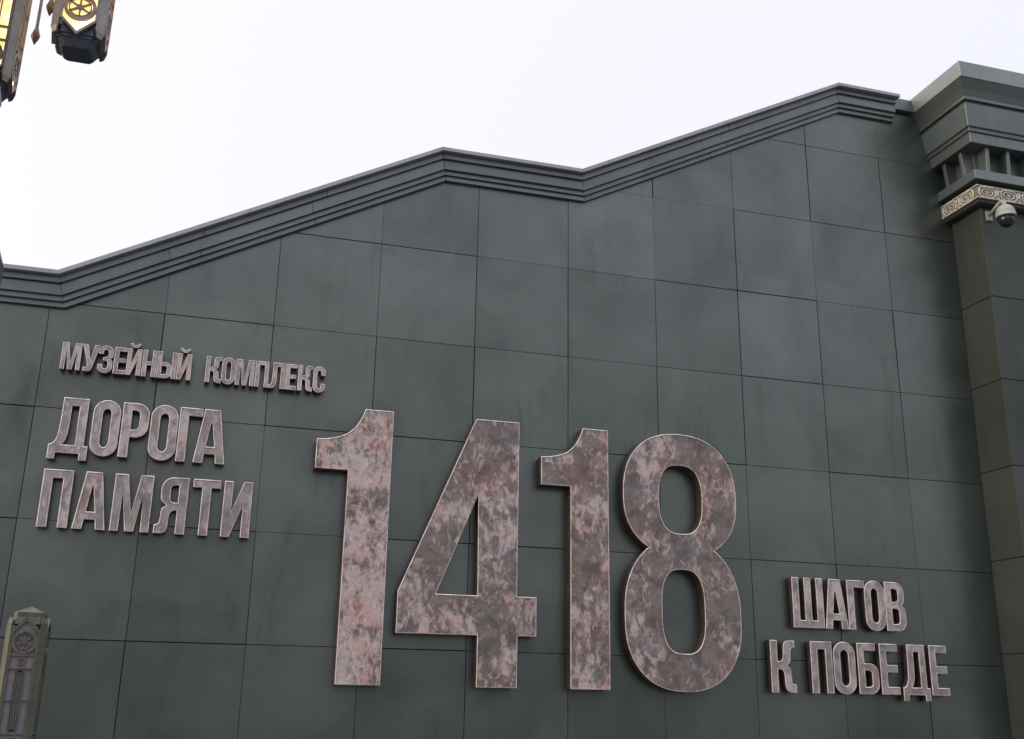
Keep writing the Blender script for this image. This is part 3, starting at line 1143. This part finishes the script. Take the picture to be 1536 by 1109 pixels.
def clad(parent, meshes, sub=True):
    fr, pa, tr, pi = meshes
    for k in range(4):
        for nm, me in (("glass_pane", pa), ("face_frame", fr), ("tracery", tr), ("corner_pilaster", pi)):
            o = link(nm, me, parent)
            o.rotation_euler = (0, 0, k * math.pi / 2)


def body_mesh(name, mat, prof):
    mb = MB()
    mb.loft([octa(a, CH * a / HA, z) for a, z in prof])
    return mb.mesh(name, mat)


# ------------------------------------------------------------------ street lamp with four lit lanterns
LX, LY = 0.385, -6.28
lamp = thing("street_lamp", "tall bronze street lamp with long glowing lanterns hung round its post", "street lamp", (LX, LY, 0))


def lp_(name, mb, mat, parent=None):
    return link(name, mb.mesh(name, mat), parent or lamp)


mb = MB()
mb.loft([octa(a, a * .3, z) for a, z in [(0.42, 0), (0.42, 0.25), (0.36, 0.30), (0.36, 0.95), (0.22, 1.1), (0.16, 1.3), (0.115, 3.3), (0.105, 5.2), (0.095, 6.9)]])
lp_("lamp_post", mb, M_LAMPBASE)
mb = MB()
mb.loft([octa(a, a * .3, z) for a, z in [(0.13, 3.50), (0.32, 3.62), (0.325, 3.74), (0.312, 3.78), (0.245, 3.97), (0.125, 4.10)]])
lp_("lower_collar", mb, M_LAMPBASE)
# leafy capital under the lanterns
for k in range(8):
    a = math.pi * k / 4
    d = Vector((math.cos(a), math.sin(a), 0))
    s = Vector((-d.y, d.x, 0))
    mb = MB()
    prof = [(0.10, 4.20, .05), (0.125, 4.38, .07), (0.155, 4.50, .08), (0.195, 4.56, .06), (0.205, 4.62, .08), (0.185, 4.70, .07), (0.160, 4.80, .05), (0.115, 4.88, .03)]
    rings = []
    for r, z, wd in prof:
        p = d * r + Vector((0, 0, z))
        rings.append([p - s * wd, p - d * 0.02 - s * wd * .5, p - d * 0.02 + s * wd * .5, p + s * wd, p + d * 0.012])
    mb.loft(rings, True, True)
    lp_("capital_leaf", mb, M_LEAF)
mb = MB()
mb.loft([octa(a, a * .3, z) for a, z in [(0.12, 6.32), (0.2, 6.36), (0.2, 6.44), (0.12, 6.5)]])
lp_("upper_collar", mb, M_BRONZE)

meshes = (frame_mesh(M_BRONZE), pane_mesh(M_GLOW), tracery_mesh(M_BRONZE), pilaster_mesh(M_PILASTER))
G0 = 0.13
lant_me = body_mesh("lantern", M_LAMPBASE, [(0.076, -.045), (0.080, -.038), (0.098, 0.0), (0.104, 0.004), (0.104, 0.018), (HA - .021, 0.021), (HA - .021, 0.07), (HA - 0.03, 0.09),
                                            (HA - 0.03, LEN - .05), (HA - .006, LEN - .03), (HA - .006, LEN + .05), (0.10, LEN + .06), (0.09, LEN + .13), (0.03, LEN + .18), (0.025, LEN + .24)])
for k, (dx, dy, dz) in enumerate(((0.5535, 0, 0), (0.0, 0.56, -0.035), (-0.5535, 0, 0), (0, -0.56, 0))):
    l = link("lantern", lant_me, lamp, None, (dx, dy, 5.0 + dz))
    clad(l, meshes)
    mb = MB()
    top = 5.0 + dz + LEN + 0.24
    d = Vector((dx, dy, 0)).normalized()
    mb.bar(Vector((dx, dy, top - .01)), d * 0.08 + Vector((0, 0, 6.42)), 0.02, 0.03, 8)
    lp_("lamp_arm", mb, M_BRONZE)
# drop rods hanging between the lanterns
for (x, y, zt) in ((0.655 - LX, 0.28, 5.145), (0.745 - LX, 0.10, 5.235), (-0.27, 0.28, 5.145), (-0.27, -0.28, 5.145)):
    mb = MB()
    mb.lathe([(0.002, zt), (0.022, zt + .045), (0.026, zt + .06), (0.012, zt + .105), (0.009, zt + .12), (0.009, 6.40)], x, y, 8)
    mb.v = [tuple(p) for p in mb.v]
    lp_("drop_rod", mb, M_BRONZE)
    mb = MB()
    mb.bar((x, y, 6.385), (x * .3, y * .3, 6.41), .012, .012, 8)
    lp_("rod_holder", mb, M_BRONZE)

# ------------------------------------------------------------------ unlit lantern post by the wall
QX, QY, QZ = 0.706, -3.19, 2.095
post = thing("lantern_post", "short olive-grey post shaped like a lantern, unlit, with star medallion under a pointed top", "post", (QX, QY, 0))
mp = (frame_mesh(M_STONE, 0.021), pane_mesh(M_FROST), tracery_mesh(M_STONE_TR), pilaster_mesh(M_STONE))
hold = body_mesh("post_body", M_STONE, [(0.09, -QZ + 0.0), (HA - 0.03, -LEN - .02), (HA - 0.03, -0.06), (HA - .016, -0.05), (HA - .028, -0.004), (0.104, 0.0), (0.104, 0.034), (0.006, 0.080)])
b = link("post_body", hold, post, None, (0, 0, QZ))
for k in range(4):
    for nm, me in zip(("face_frame", "glass_pane", "tracery", "corner_pilaster"), mp):
        o = link(nm, me, post, None, (0, 0, QZ - LEN))
        o.rotation_euler = (0, 0, k * math.pi / 2)
mb = MB()
mb.loft([octa(a, a * .26, z) for a, z in [(0.26, 0.0), (0.26, 0.14), (0.22, 0.18), (0.20, 0.80), (0.165, 0.86), (0.165, 0.90)]])
link("pedestal", mb.mesh("pedestal", M_STONE), post)
